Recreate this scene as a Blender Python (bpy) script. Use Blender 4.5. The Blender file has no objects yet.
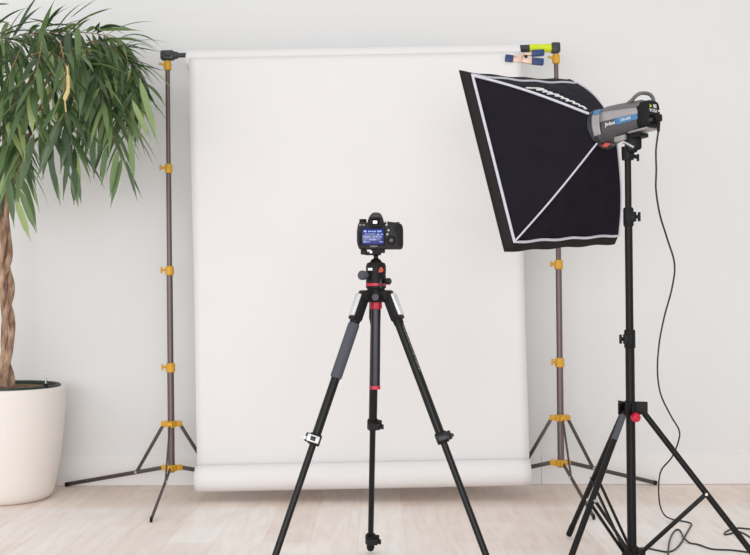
import bpy, bmesh, math, random
from mathutils import Vector, Matrix, Quaternion
random.seed(7)
V = Vector
S = bpy.context.scene
COL = S.collection
PI = math.pi

# ------------------------------------------------------------------ camera
F, H, PITCH, ROLL = 1050.0, 0.97, math.radians(1.12), math.radians(-0.15)
RC = Matrix.Rotation(PI/2 + PITCH, 3, 'X') @ Matrix.Rotation(ROLL, 3, 'Z')
cam_d = bpy.data.cameras.new('camera')
cam_d.lens = 36.0 * F / 750.0
cam_d.sensor_width = 36.0
cam_o = bpy.data.objects.new('camera', cam_d)
COL.objects.link(cam_o)
cam_o.location = (0, 0, H)
cam_o.rotation_euler = RC.to_euler()
S.camera = cam_o

def ray(px, py):
    return RC @ V(((px - 375) / F, -(py - 277.5) / F, -1))
def at(px, py, Y):                      # measured photo position -> place at distance Y
    d = ray(px, py)
    return V((0, 0, H)) + d * (Y / d.y)
def fl(px, py, z=0.0):                  # measured photo position -> place on the floor
    d = ray(px, py)
    return V((0, 0, H)) + d * ((z - H) / d.z)

# ------------------------------------------------------------------ materials
def lin(c):
    return tuple((x/255/12.92 if x/255 <= .04045 else ((x/255+.055)/1.055)**2.4) for x in c) + (1,)

def mat(name, rgb, rough=.5, metal=0.0, spec=.5, emit=None, estr=1.0, bump=None, vary=None, sheen=0, trans=0):
    m = bpy.data.materials.new(name)
    m.use_nodes = True
    nt = m.node_tree
    b = nt.nodes['Principled BSDF']
    b.inputs['Base Color'].default_value = lin(rgb)
    b.inputs['Roughness'].default_value = rough
    b.inputs['Metallic'].default_value = metal
    b.inputs['Specular IOR Level'].default_value = spec
    if sheen: b.inputs['Sheen Weight'].default_value = sheen
    if trans: b.inputs['Transmission Weight'].default_value = trans
    if emit:
        b.inputs['Emission Color'].default_value = lin(emit)
        b.inputs['Emission Strength'].default_value = estr
    tc = None
    if vary or bump:
        tc = nt.nodes.new('ShaderNodeTexCoord')
    if vary:                                    # (scale, amount)
        n = nt.nodes.new('ShaderNodeTexNoise'); n.inputs['Scale'].default_value = vary[0]
        n.inputs['Detail'].default_value = 4
        nt.links.new(tc.outputs['Object'], n.inputs['Vector'])
        hs = nt.nodes.new('ShaderNodeHueSaturation'); hs.inputs['Color'].default_value = lin(rgb)
        mr = nt.nodes.new('ShaderNodeMapRange')
        mr.inputs['From Min'].default_value = .3; mr.inputs['From Max'].default_value = .7
        mr.inputs['To Min'].default_value = 1 - vary[1]; mr.inputs['To Max'].default_value = 1 + vary[1]
        nt.links.new(n.outputs['Fac'], mr.inputs['Value'])
        nt.links.new(mr.outputs['Result'], hs.inputs['Value'])
        nt.links.new(hs.outputs['Color'], b.inputs['Base Color'])
    if bump:                                    # (scale, strength, distance)
        n = nt.nodes.new('ShaderNodeTexNoise'); n.inputs['Scale'].default_value = bump[0]
        n.inputs['Detail'].default_value = 3
        nt.links.new(tc.outputs['Object'], n.inputs['Vector'])
        bp = nt.nodes.new('ShaderNodeBump'); bp.inputs['Strength'].default_value = bump[1]
        bp.inputs['Distance'].default_value = bump[2]
        nt.links.new(n.outputs['Fac'], bp.inputs['Height'])
        nt.links.new(bp.outputs['Normal'], b.inputs['Normal'])
    return m

M = dict(
    wall=mat('wall_paint', (231, 231, 231), .85, spec=.2, bump=(60, .05, .002)),
    base=mat('skirting_paint', (234, 232, 231), .6, spec=.3, bump=(90, .03, .001)),
    paper=mat('seamless_paper', (231, 229, 229), .9, spec=.1, vary=(2.5, .008)),
    stand=mat('bronze_tube', (112, 98, 96), .38, .55, vary=(8, .05)),
    dstand=mat('dark_bronze', (84, 76, 72), .45, .4, vary=(9, .05)),
    brass=mat('golden_plastic', (214, 160, 40), .4, vary=(20, .06)),
    bolt=mat('bright_bolt', (205, 203, 200), .3, .8, vary=(30, .04)),
    joint=mat('graphite_plastic', (52, 56, 58), .45, vary=(20, .08)),
    neon=mat('neon_rubber', (214, 232, 32), .5, vary=(15, .05)),
    steel=mat('pale_clamp_metal', (226, 196, 178), .4, .2, vary=(30, .06)),
    blue=mat('blue_vinyl', (38, 62, 112), .45, vary=(18, .08)),
    black=mat('black_tube', (17, 15, 16), .45, spec=.25, vary=(10, .1)),
    blackm=mat('black_matte', (17, 16, 18), .5, spec=.25, vary=(20, .1)),
    legt=mat('tripod_tube', (17, 16, 19), .34, spec=.3, vary=(10, .08)),
    hump=mat('camera_top', (62, 60, 64), .5, spec=.4, bump=(300, .3, .001)),
    tube=mat('charcoal_tube', (34, 33, 38), .3, .2, spec=.4, vary=(10, .08)),
    grip=mat('grip_foam', (74, 75, 86), .7, bump=(160, .4, .002)),
    red=mat('red_anodised', (196, 24, 56), .35, vary=(20, .06)),
    silver=mat('silver_panel', (222, 222, 224), .3, .3, vary=(20, .03)),
    chrome=mat('steel_lever', (150, 150, 156), .25, .9, vary=(20, .04)),
    fabric=mat('softbox_nylon', (32, 29, 37), .7, spec=.05, bump=(26, .35, .012), vary=(10, .12)),
    lip=mat('softbox_edge', (46, 43, 44), .8, spec=.08, bump=(160, .3, .002)),
    piping=mat('reflective_piping', (205, 205, 216), .55, vary=(40, .05)),
    diff=mat('diffuser_cloth', (240, 240, 238), .9, vary=(20, .01)),
    script=mat('white_print', (238, 238, 238), .6, vary=(50, .02)),
    head=mat('flash_body', (84, 81, 85), .38, .25, vary=(20, .05)),
    headl=mat('flash_side', (160, 155, 157), .35, .2, vary=(20, .04)),
    headc=mat('flash_cover', (104, 102, 102), .5, vary=(20, .05)),
    hblue=mat('flash_stripe', (70, 122, 172), .4, vary=(20, .05)),
    yellow=mat('yellow_print', (222, 224, 40), .5, vary=(20, .03)),
    orange=mat('red_lever', (206, 84, 68), .4, vary=(20, .05)),
    dslr=mat('camera_shell', (32, 30, 34), .5, spec=.3, bump=(300, .3, .001)),
    rub=mat('camera_rubber', (18, 16, 20), .6, spec=.25, bump=(420, .5, .001)),
    lcd=mat('screen_glass', (8, 14, 60), .15, emit=(14, 30, 112), estr=.75, vary=(14, .25)),
    ui=mat('screen_marks', (90, 110, 190), .3, emit=(170, 192, 246), estr=.62, vary=(40, .05)),
    vf=mat('finder_view_white', (244, 240, 240), .1, vary=(30, .03)),  # opaque white stands in for the bright backdrop seen through the finder
    glassy=mat('lens_glass', (10, 10, 20), .05, vary=(10, .1)),
    pot=mat('pot_ceramic', (236, 230, 225), .5, spec=.35, vary=(3, .01)),
    liner=mat('pot_liner', (34, 46, 42), .5, vary=(20, .1)),
    soil=mat('soil', (124, 96, 76), .95, bump=(40, 1, .03), vary=(60, .35)),
    gauge=mat('gauge_plastic', (236, 238, 240), .15, trans=.85, vary=(20, .02)),
    cable=mat('cable_sheath', (38, 40, 40), .5, vary=(20, .08)),
)

def bark_mat():
    m = mat('braided_bark', (160, 126, 100), .8, bump=(70, .5, .006))
    nt = m.node_tree; b = nt.nodes['Principled BSDF']
    tc = nt.nodes.new('ShaderNodeTexCoord')
    mp = nt.nodes.new('ShaderNodeMapping'); mp.inputs['Scale'].default_value = (30, 30, 9)
    n = nt.nodes.new('ShaderNodeTexNoise'); n.inputs['Scale'].default_value = 1.6; n.inputs['Detail'].default_value = 6
    cr = nt.nodes.new('ShaderNodeValToRGB')
    cr.color_ramp.elements[0].position = .32; cr.color_ramp.elements[0].color = lin((116, 84, 66))
    cr.color_ramp.elements[1].position = .66; cr.color_ramp.elements[1].color = lin((192, 160, 134))
    L = nt.links.new
    L(tc.outputs['Object'], mp.inputs['Vector']); L(mp.outputs['Vector'], n.inputs['Vector'])
    L(n.outputs['Fac'], cr.inputs['Fac']); L(cr.outputs['Color'], b.inputs['Base Color'])
    return m
M['bark'] = bark_mat()
M['twig'] = mat('twig_bark', (142, 116, 84), .8, vary=(30, .15))
M['shoot'] = mat('pale_shoot', (218, 200, 142), .7, vary=(30, .1))

def leaf_mat():
    m = mat('leaf_green', (70, 110, 58), .30, spec=.8)
    nt = m.node_tree; b = nt.nodes['Principled BSDF']; L = nt.links.new
    g = nt.nodes.new('ShaderNodeNewGeometry')
    cr = nt.nodes.new('ShaderNodeValToRGB')
    e = cr.color_ramp.elements
    e[0].position = 0; e[0].color = lin((50, 74, 44))
    e[1].position = 1; e[1].color = lin((178, 194, 126))
    x = e.new(.35); x.color = lin((72, 100, 58))
    x = e.new(.7); x.color = lin((98, 126, 74))
    x = e.new(.9); x.color = lin((138, 162, 102))
    L(g.outputs['Random Per Island'], cr.inputs['Fac'])
    L(cr.outputs['Color'], b.inputs['Base Color'])
    tr = nt.nodes.new('ShaderNodeBsdfTranslucent'); L(cr.outputs['Color'], tr.inputs['Color'])
    mx = nt.nodes.new('ShaderNodeMixShader'); mx.inputs[0].default_value = .3
    out = nt.nodes['Material Output']
    L(b.outputs[0], mx.inputs[1]); L(tr.outputs[0], mx.inputs[2]); L(mx.outputs[0], out.inputs['Surface'])
    return m
M['leaf'] = leaf_mat()

def floor_mat():
    m = mat('bleached_oak_planks', (222, 205, 192), .5, spec=.3)
    nt = m.node_tree; b = nt.nodes['Principled BSDF']; L = nt.links.new
    tc = nt.nodes.new('ShaderNodeTexCoord')
    rot = nt.nodes.new('ShaderNodeMapping'); rot.inputs['Rotation'].default_value = (0, 0, PI/2)
    rot.inputs['Location'].default_value = (.31, .07, 0)
    L(tc.outputs['Object'], rot.inputs['Vector'])
    br = nt.nodes.new('ShaderNodeTexBrick')
    br.offset = .37; br.offset_frequency = 2; br.squash = 1
    br.inputs['Scale'].default_value = 1
    br.inputs['Brick Width'].default_value = 1.15; br.inputs['Row Height'].default_value = .19
    br.inputs['Mortar Size'].default_value = .0018; br.inputs['Mortar Smooth'].default_value = .3
    br.inputs['Bias'].default_value = 0
    br.inputs['Color1'].default_value = (0, 0, 0, 1); br.inputs['Color2'].default_value = (1, 1, 1, 1)
    br.inputs['Mortar'].default_value = (.5, .5, .5, 1)
    L(rot.outputs['Vector'], br.inputs['Vector'])
    tint = nt.nodes.new('ShaderNodeValToRGB')
    tint.color_ramp.elements[0].color = lin((238, 224, 215)); tint.color_ramp.elements[1].color = lin((249, 241, 236))
    L(br.outputs['Color'], tint.inputs['Fac'])
    gm = nt.nodes.new('ShaderNodeMapping'); gm.inputs['Scale'].default_value = (14, 1.6, 1)
    L(tc.outputs['Object'], gm.inputs['Vector'])
    gn = nt.nodes.new('ShaderNodeTexNoise'); gn.inputs['Scale'].default_value = 2.2; gn.inputs['Detail'].default_value = 7
    gn.inputs['Distortion'].default_value = .6
    L(gm.outputs['Vector'], gn.inputs['Vector'])
    gr = nt.nodes.new('ShaderNodeValToRGB')
    gr.color_ramp.elements[0].position = .3; gr.color_ramp.elements[0].color = (.84, .79, .75, 1)
    gr.color_ramp.elements[1].position = .62; gr.color_ramp.elements[1].color = (1, 1, 1, 1)
    L(gn.outputs['Fac'], gr.inputs['Fac'])
    mul = nt.nodes.new('ShaderNodeMix'); mul.data_type = 'RGBA'; mul.blend_type = 'MULTIPLY'
    mul.inputs['Factor'].default_value = .6
    L(tint.outputs['Color'], mul.inputs['A']); L(gr.outputs['Color'], mul.inputs['B'])
    # limewash patches
    pn = nt.nodes.new('ShaderNodeTexNoise'); pn.inputs['Scale'].default_value = 2.3; pn.inputs['Detail'].default_value = 5
    L(tc.outputs['Object'], pn.inputs['Vector'])
    pr = nt.nodes.new('ShaderNodeMapRange'); pr.inputs['From Min'].default_value = .45; pr.inputs['From Max'].default_value = .7
    pr.inputs['To Max'].default_value = .5
    L(pn.outputs['Fac'], pr.inputs['Value'])
    lw = nt.nodes.new('ShaderNodeMix'); lw.data_type = 'RGBA'
    lw.inputs['B'].default_value = lin((249, 246, 244))
    L(pr.outputs['Result'], lw.inputs['Factor']); L(mul.outputs['Result'], lw.inputs['A'])
    # floor colour turns warmer and darker along the wall
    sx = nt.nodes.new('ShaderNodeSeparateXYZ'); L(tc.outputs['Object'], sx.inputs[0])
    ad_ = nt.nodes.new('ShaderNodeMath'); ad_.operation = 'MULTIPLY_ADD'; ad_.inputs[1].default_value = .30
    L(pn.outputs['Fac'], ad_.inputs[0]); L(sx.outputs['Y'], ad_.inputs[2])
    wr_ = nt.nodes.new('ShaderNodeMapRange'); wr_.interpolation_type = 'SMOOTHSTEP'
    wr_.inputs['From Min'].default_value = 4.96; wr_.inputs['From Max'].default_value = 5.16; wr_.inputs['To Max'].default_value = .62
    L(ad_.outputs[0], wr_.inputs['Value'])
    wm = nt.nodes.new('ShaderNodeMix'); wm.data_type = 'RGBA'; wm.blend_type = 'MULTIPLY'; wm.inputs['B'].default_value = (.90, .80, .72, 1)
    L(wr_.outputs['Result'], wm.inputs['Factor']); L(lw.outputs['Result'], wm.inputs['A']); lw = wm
    seam = nt.nodes.new('ShaderNodeMix'); seam.data_type = 'RGBA'; seam.inputs['B'].default_value = lin((178, 158, 142))
    sf = nt.nodes.new('ShaderNodeMath'); sf.operation = 'MULTIPLY'; sf.inputs[1].default_value = .16
    L(br.outputs['Fac'], sf.inputs[0])
    L(sf.outputs[0], seam.inputs['Factor']); L(lw.outputs['Result'], seam.inputs['A'])
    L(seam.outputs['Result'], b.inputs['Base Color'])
    bp = nt.nodes.new('ShaderNodeBump'); bp.inputs['Strength'].default_value = .25; bp.inputs['Distance'].default_value = .002
    L(gn.outputs['Fac'], bp.inputs['Height']); L(bp.outputs['Normal'], b.inputs['Normal'])
    return m
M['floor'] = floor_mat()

# ------------------------------------------------------------------ mesh builder
def basis(d):
    d = d.normalized()
    h = V((0, 0, 1)) if abs(d.z) < .95 else V((0, 1, 0))
    x = h.cross(d).normalized()
    return x, d.cross(x), d

class MB:
    def __init__(s):
        s.bm = bmesh.new()
    def rings(s, rings, cap=True, closed=False):
        rr = [[s.bm.verts.new(p) for p in r] for r in rings]
        n = len(rr[0])
        seq = list(zip(rr, rr[1:])) + ([(rr[-1], rr[0])] if closed else [])
        for a, b in seq:
            for i in range(n):
                s.bm.faces.new((a[i], a[(i+1) % n], b[(i+1) % n], b[i]))
        if cap and not closed:
            s.bm.faces.new(list(reversed(rr[0]))); s.bm.faces.new(rr[-1])
        return s
    def tube(s, p0, p1, r0, r1=None, n=18):
        return s.path([p0, p1], [r0, r0 if r1 is None else r1], n)
    def path(s, pts, r, n=12, flat=1.0):
        pts = [V(p) for p in pts]
        rs = r if isinstance(r, (list, tuple)) else [r]*len(pts)
        x, y, d = basis(pts[1]-pts[0])
        out = []; prev = d
        for i, p in enumerate(pts):
            t = (pts[min(i+1, len(pts)-1)] - pts[max(i-1, 0)]).normalized()
            q = prev.rotation_difference(t); x = q @ x; y = q @ y; prev = t
            out.append([p + (x*math.cos(2*PI*k/n)*flat + y*math.sin(2*PI*k/n))*rs[i] for k in range(n)])
        return s.rings(out)
    def lathe(s, prof, o, axis=V((0, 0, 1)), n=32, cap=True):
        x, y, d = basis(axis)
        return s.rings([[o + d*z + (x*math.cos(2*PI*k/n)+y*math.sin(2*PI*k/n))*max(r, 1e-4) for k in range(n)] for r, z in prof], cap)
    def merge(s, b2, mtx):
        me = bpy.data.meshes.new('tmp'); b2.transform(mtx); b2.to_mesh(me); b2.free()
        s.bm.from_mesh(me); bpy.data.meshes.remove(me)
        return s
    def box(s, c, size, ax=None, bev=.0, seg=2):
        b = bmesh.new(); bmesh.ops.create_cube(b, size=1)
        bmesh.ops.scale(b, vec=size, verts=b.verts)
        if bev: bmesh.ops.bevel(b, geom=b.edges[:], offset=bev, segments=seg, affect='EDGES', profile=.5)
        X, Y, Z = ax if ax else (V((1, 0, 0)), V((0, 1, 0)), V((0, 0, 1)))
        m = Matrix(((X.x, Y.x, Z.x, c[0]), (X.y, Y.y, Z.y, c[1]), (X.z, Y.z, Z.z, c[2]), (0, 0, 0, 1)))
        return s.merge(b, m)
    def bar(s, p0, p1, w, t, side=None, bev=.002):
        d = (p1-p0); L = d.length; d.normalize()
        x = (side - d*side.dot(d)).normalized() if side else basis(d)[0]
        y = d.cross(x)
        return s.box((p0+p1)/2, (w, t, L), (x, y, d), bev)
    def prism(s, poly, depth, o, X, Y, bev=0, seg=2):       # polygon in X,Y, extruded along X x Y by +-depth/2
        b = bmesh.new()
        vs = [b.verts.new((p[0], p[1], -depth/2)) for p in poly]
        f = b.faces.new(vs)
        r = bmesh.ops.extrude_face_region(b, geom=[f])
        bmesh.ops.translate(b, vec=(0, 0, depth), verts=[v for v in r['geom'] if isinstance(v, bmesh.types.BMVert)])
        bmesh.ops.recalc_face_normals(b, faces=b.faces)
        if bev: bmesh.ops.bevel(b, geom=b.edges[:], offset=bev, segments=seg, affect='EDGES', profile=.5)
        Z = X.cross(Y)
        return s.merge(b, Matrix(((X.x, Y.x, Z.x, o[0]), (X.y, Y.y, Z.y, o[1]), (X.z, Y.z, Z.z, o[2]), (0, 0, 0, 1))))
    def sphere(s, c, r, sc=(1, 1, 1)):
        b = bmesh.new(); bmesh.ops.create_uvsphere(b, u_segments=20, v_segments=14, radius=r)
        bmesh.ops.scale(b, vec=sc, verts=b.verts)
        return s.merge(b, Matrix.Translation(c))
    def grid(s, f, nu, nv):
        vs = [[s.bm.verts.new(f(i/nu, j/nv)) for j in range(nv+1)] for i in range(nu+1)]
        for i in range(nu):
            for j in range(nv):
                s.bm.faces.new((vs[i][j], vs[i+1][j], vs[i+1][j+1], vs[i][j+1]))
        return s
    def text(s, txt, size, o, X, Y, ext=.0006, align='CENTER'):
        cu = bpy.data.curves.new('t', 'FONT'); cu.body = txt; cu.size = size; cu.extrude = ext
        cu.align_x = align; cu.align_y = 'CENTER'; cu.resolution_u = 3
        ob = bpy.data.objects.new('t', cu); COL.objects.link(ob)
        dg = bpy.context.evaluated_depsgraph_get()
        me = bpy.data.meshes.new_from_object(ob.evaluated_get(dg))
        Z = X.cross(Y)
        me.transform(Matrix(((X.x, Y.x, Z.x, o[0]), (X.y, Y.y, Z.y, o[1]), (X.z, Y.z, Z.z, o[2]), (0, 0, 0, 1))))
        s.bm.from_mesh(me)
        bpy.data.objects.remove(ob); bpy.data.curves.remove(cu); bpy.data.meshes.remove(me)
        return s
    def build(s, name, m, parent=None, org=None, label=None, sharp=38, normals=True):
        if normals: bmesh.ops.recalc_face_normals(s.bm, faces=s.bm.faces)
        wo = V(org) if org is not None else (WORLD[parent.name].copy() if parent else V((0, 0, 0)))
        bmesh.ops.translate(s.bm, vec=-wo, verts=s.bm.verts)
        me = bpy.data.meshes.new(name); s.bm.to_mesh(me); s.bm.free()
        me.materials.append(m)
        me.polygons.foreach_set('use_smooth', [True]*len(me.polygons))
        me.set_sharp_from_angle(angle=math.radians(sharp))
        o = bpy.data.objects.new(name, me); COL.objects.link(o)
        if parent:
            o.parent = parent; o.location = wo - WORLD[parent.name]
        else:
            o.location = wo
        WORLD[o.name] = wo
        if label: o['label'] = label
        return o
WORLD = {}
def thing(name, loc, label, cat, group=None):
    o = bpy.data.objects.new(name, None); COL.objects.link(o)
    o.location = loc; o.empty_display_size = .1
    WORLD[o.name] = V(loc)
    return tag(o, label, cat, group)
def tag(o, label, cat, group=None):
    o['label'] = label; o['category'] = cat
    if group: o['group'] = group
    return o
def smooth(pts, n=8):                    # Catmull-Rom through points
    pts = [V(p) for p in pts]; P = [pts[0]*2-pts[1]] + pts + [pts[-1]*2-pts[-2]]
    out = []
    for i in range(1, len(P)-2):
        a, b, c, d = P[i-1:i+3]
        for k in range(n):
            t = k/n
            out.append(.5*((2*b) + (c-a)*t + (2*a-5*b+4*c-d)*t*t + (3*b-a-3*c+d)*t**3))
    return out + [pts[-1]]
def lerp(a, b, t): return a + (b-a)*t
X3, Y3, Z3 = V((1, 0, 0)), V((0, 1, 0)), V((0, 0, 1))

# ------------------------------------------------------------------ setting
WALL = 5.47
def struct(o): o['kind'] = 'structure'; return o
struct(MB().box((0, WALL+.06, 1.7), (9, .12, 3.4)).build('wall_back', M['wall'], org=(0, WALL, 0)))
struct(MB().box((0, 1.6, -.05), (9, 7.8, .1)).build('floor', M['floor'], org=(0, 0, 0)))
bb = MB()
xj = at(541, 470, WALL).x
prof = [(0, .002), (-.010, .002), (-.010, .150), (-.008, .156), (0, .159)]
for xa, xb in ((-4.5, xj-.001), (xj+.001, 4.5)):
    bb.rings([[V((x, WALL+a, z)) for a, z in prof] for x in (xa, xb)])
struct(bb.build('baseboard_back', M['base'], org=(0, WALL, 0)))

# ------------------------------------------------------------------ paper backdrop on its crossbar
YB = 5.16
jl, jr = at(168, 55.5, YB), at(555, 48, YB)
bx = (jr-jl).normalized()                        # along the bar
bz = Y3.cross(bx) * -1
bz = (Z3 - bx*Z3.dot(bx)).normalized()
rl, rr_ = at(187.5, 56.5, YB), at(519, 54.0, YB)
rl = jl + bx*((rl-jl).dot(bx)) - bz*.026; rr_ = jl + bx*((rr_-jl).dot(bx)) - bz*.026
W = (rr_-rl).length
RT = .049
bd = thing('paper_backdrop', rl.lerp(rr_, .5), 'wide seamless white paper backdrop hanging from the crossbar, its lower end curled into a roll', 'backdrop')
roll = MB()
prof2 = [(.036, 0), (RT-.002, 0), (RT, .002), (RT, W-.002), (RT-.002, W), (.036, W)]
roll.lathe(prof2 + [], rl, bx, 40, cap=False)
roll.lathe([(.036, 0), (.036, W)], rl, bx, 40, cap=False)
ro = roll.build('paper_roll', M['paper'], bd, label='rolled white paper at the top')
core = MB(); core.lathe([(.0355, -.004), (.0355, W+.004), (.0335, W+.004), (.0335, -.004)], rl, bx, 24, cap=False); core.build('cardboard_core', M['steel'], bd)
YS = YB - RT
LEN = rl.z*.5 + rr_.z*.5 - .122
def sheet(u, v):
    e = .016 + (.010)*v                                 # sheet set in a touch from the roll ends
    x = lerp(e, W-.006*v, u)
    d = LEN*v
    yy = -RT - .004 + .004*math.sin(u*9+v*2)*v + .003*math.sin(u*23)*v*v
    ex = .004*math.sin(v*7+1)*(1 if u > .5 else -.6)*abs(u-.5)*2
    return rl + bx*(x+ex) - bz*d + Y3*yy
sh = MB().grid(sheet, 40, 60)
so = sh.build('paper_sheet', M['paper'], bd)
md = so.modifiers.new('thick', 'SOLIDIFY'); md.thickness = .0012; md.offset = 0
# curled lower end: a spiral of paper
RB = .064
def curl(u, v):
    x = lerp(.030, W-.010, u)
    a = v*2*PI*2.1
    r = RB*(1-.10*v)
    cy, cz = -RT-.004 - RB, -LEN
    # starts tangent to the hanging sheet (at the back) and winds to the front
    return rl + bx*x + bz*(cz - r*math.sin(a)) + Y3*(cy + RB*0 + r*math.cos(a))
cu = MB().grid(curl, 30, 90)
co = cu.build('curled_end', M['paper'], bd, label='loose curl of white paper just above the floor')
md = co.modifiers.new('thick', 'SOLIDIFY'); md.thickness = .0012; md.offset = 0

cb = thing('crossbar', jl.lerp(jr, .5), 'horizontal bar across two bronze stands, black left end, neon yellow sleeve at right', 'bar')
MB().tube(jl+bx*.02, jr-bx*.02, .0115).build('bar', M['joint'], cb)
j = MB()
j.box(jl-bx*.002, (.066, .048, .046), (bx, Y3, bz), .008)
j.tube(jl+bx*.03, jl+bx*.05, .020, .016)
j.build('end_joint', M['joint'], cb)
MB().lathe([(.008, -.008), (.012, -.004), (.012, .004), (.008, .008)], jl+bx*.005-Y3*.026, Y3, 16).build('joint_bolt', M['joint'], cb)
j = MB(); j.box(jr+bx*.002, (.044, .050, .050), (bx, Y3, bz), .008)
j.tube(jr-bx*.035, jr-bx*.01, .018, .021)
j.build('end_joint', M['joint'], cb)
p0 = jl + bx*((at(529, 48, YB)-jl).dot(bx)); p1 = jl + bx*((at(551, 48, YB)-jl).dot(bx))
MB().lathe([(.016, 0), (.0205, .002), (.0205, .05), (.019, .053), (.0205, .056), (.0205, (p1-p0).length)], p0, bx, 24).build('grip_sleeve', M['neon'], cb, label='neon yellow sleeve')
p2 = jl + bx*((at(520, 48, YB)-jl).dot(bx))
MB().lathe([(.015, 0), (.0185, .003), (.0185, (p0-p2).length)], p2, bx, 24).build('sleeve_collar', M['joint'], cb)

# spring clamp gripping the right end of the paper
cl_y = YB - .052
def cp(px, py, dy=0.0): return at(px, py, cl_y+dy)
sc = thing('spring_clamp', cp(525, 60), 'pale metal spring clamp with blue vinyl tips, pinching the right end of the paper roll', 'clamp')
def cbar(name, pts, w, m, t=.022):
    b = MB()
    for a, c in zip(pts, pts[1:]): b.bar(cp(*a), cp(*c), t, w, Y3, .004)
    return b.build(name, m, sc)
cbar('jaw', [(511, 58.8), (522, 59.6), (534, 61.5)], .030, M['steel'])
cbar('jaw', [(513, 57.2), (524, 54.6), (534, 53.6)], .014, M['steel'])
cbar('jaw_tip', [(505, 58.3), (513, 59.2)], .034, M['blue'], .034)
cbar('handle_cover', [(531.5, 53.6), (544, 52.6)], .030, M['blue'], .030)
cbar('handle_cover', [(531.5, 61.0), (543.5, 62.2)], .032, M['blue'], .030)
MB().tube(cp(526, 56.5, -.016), cp(526, 56.5, .016), .008).build('spring', M['black'], sc)

# ------------------------------------------------------------------ background stands
def bg_stand(base, pole_top, hub_z, col_z, feet, rings, label, strut_t=.27):
    t = thing('background_stand', V((base.x, base.y, 0)), label, 'stand', 'background stands')
    hub = V((base.x, base.y, hub_z)); lean = (pole_top - hub); lean /= lean.z
    def P(z): return hub + lean*(z-hub_z)
    zs = [hub_z-.02] + rings + [pole_top.z]
    rad = [.0165, .0150, .0128, .0112, .0098]
    for i in range(len(zs)-1):
        MB().tube(P(zs[i]), P(zs[i+1]+(.02 if i < len(zs)-2 else 0)), rad[min(i, 4)]).build('pole_section', M['stand'], t)
    for i, z in enumerate(rings):
        c = MB(); c.lathe([(rad[i]+.002, -.026), (rad[i]+.006, -.022), (rad[i]+.006, .014), (rad[i]+.001, .020)], P(z), lean, 20)
        co = c.build('collar', M['brass'], t)
        kx = V((-1, -.35, 0)).normalized()
        k = MB(); k.tube(P(z)+kx*.012, P(z)+kx*.034, .006)
        k.box(P(z)+kx*.040, (.010, .010, .030), (kx, Z3.cross(kx), Z3), .003)
        k.build('wing_knob', M['brass'], co)
    # top spigot clamp
    c = MB(); c.lathe([(.013, -.055), (.019, -.05), (.019, -.02), (.016, -.008)], pole_top, lean, 20)
    kx = V((-1, -.3, .1)).normalized()
    c.bar(pole_top-Z3*.03+kx*.01, pole_top-Z3*.026+kx*.042, .011, .013, Z3, .003)
    c.build('top_collar', M['brass'], t)
    for nm, z in (('upper_hub', col_z), ('lower_hub', hub_z)):
        c = MB(); c.lathe([(.022, -.016), (.027, -.012), (.027, .012), (.022, .016)], P(z), lean, 20)
        for f in feet:
            d = V((f.x-base.x, f.y-base.y, 0)).normalized()
            c.box(P(z)+d*.036, (.034, .026, .026), (d, Z3.cross(d), Z3), .004)
        c.build(nm, M['brass'], t)
    for f in feet:
        d = V((f.x-base.x, f.y-base.y, 0)).normalized(); s = Z3.cross(d)
        a = P(hub_z)+d*.045; e = V((f.x, f.y, .011))
        lg = MB().bar(a, e, .008, .020, s, .002).build('leg', M['dstand'], t)
        MB().bar(lerp(a, e, .965), e+d*.004-Z3*.001, .011, .022, s, .003).build('foot_cap', M['blackm'], lg)
        m_ = lerp(a, e, strut_t)
        MB().bar(P(col_z)+d*.046-Z3*.006, m_, .007, .017, s, .002).build('strut', M['dstand'], t)
        MB().tube(m_-s*.010, m_+s*.010, .007, n=14).build('rivet', M['bolt'], t)
    return t
hubL = at(171.5, 468, 5.16); topL = at(167.5, 59.5, YB)
c1 = at(168.3, 367, 5.16).z; c2 = at(168.4, 270, 5.16).z; c3 = at(168, 168, 5.16).z
bg_stand(hubL, topL, hubL.z, at(169, 424, 5.16).z, [V((-1.60, 5.445, 0)), fl(151, 522.5), V((-.455, 5.43, 0))], [c1, c2, c3],
         'bronze tube stand with yellow collars left of the backdrop, beside the potted tree')
hubR = at(561, 463, 5.13); topR = at(556, 52.8, YB)
c1 = at(560, 362, 5.13).z; c2 = at(558, 264, 5.13).z; c3 = at(557, 160, 5.13).z
bg_stand(hubR, topR, hubR.z, at(560, 418, 5.13).z, [V((1.45, 5.445, 0)), fl(594, 520), V((.355, 5.40, 0))], [c1, c2, c3],
         'bronze tube stand with yellow collars right of the backdrop, behind the softbox light')

# ------------------------------------------------------------------ camera tripod
D = 3.6
spd = at(376, 296, D)
tp = thing('camera_tripod', V((spd.x, D, 0)), 'black three legged photo tripod with red accents carrying the camera', 'tripod')
# spider
b = MB(); b.lathe([(.026, -.022), (.034, -.018), (.036, .010), (.031, .020), (.030, .030)], spd, Z3, 28)
dirs = []
feet = [fl(261.5, 600), fl(501.5, 600), V((-.020, 4.02, 0))]
for f in feet: dirs.append(V((f.x-spd.x, f.y-spd.y, 0)).normalized())
for d in dirs:
    b.box(spd+d*.036+Z3*.002, (.042, .050, .036), (d, Z3.cross(d), Z3), .007)
b.build('spider', M['blackm'], tp)
for d in dirs[:2]:
    s_ = Z3.cross(d); MB().tube(spd+d*.044-s_*.028, spd+d*.044+s_*.028, .009).build('pivot_bolt', M['tube'], tp)
fr = MB().lathe([(.012, 0), (.0135, .002), (.0135, .010), (.011, .012)], spd+V((-.002, -.049, -.004)), -Y3, 20).build('front_knob', M['tube'], tp)
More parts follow.
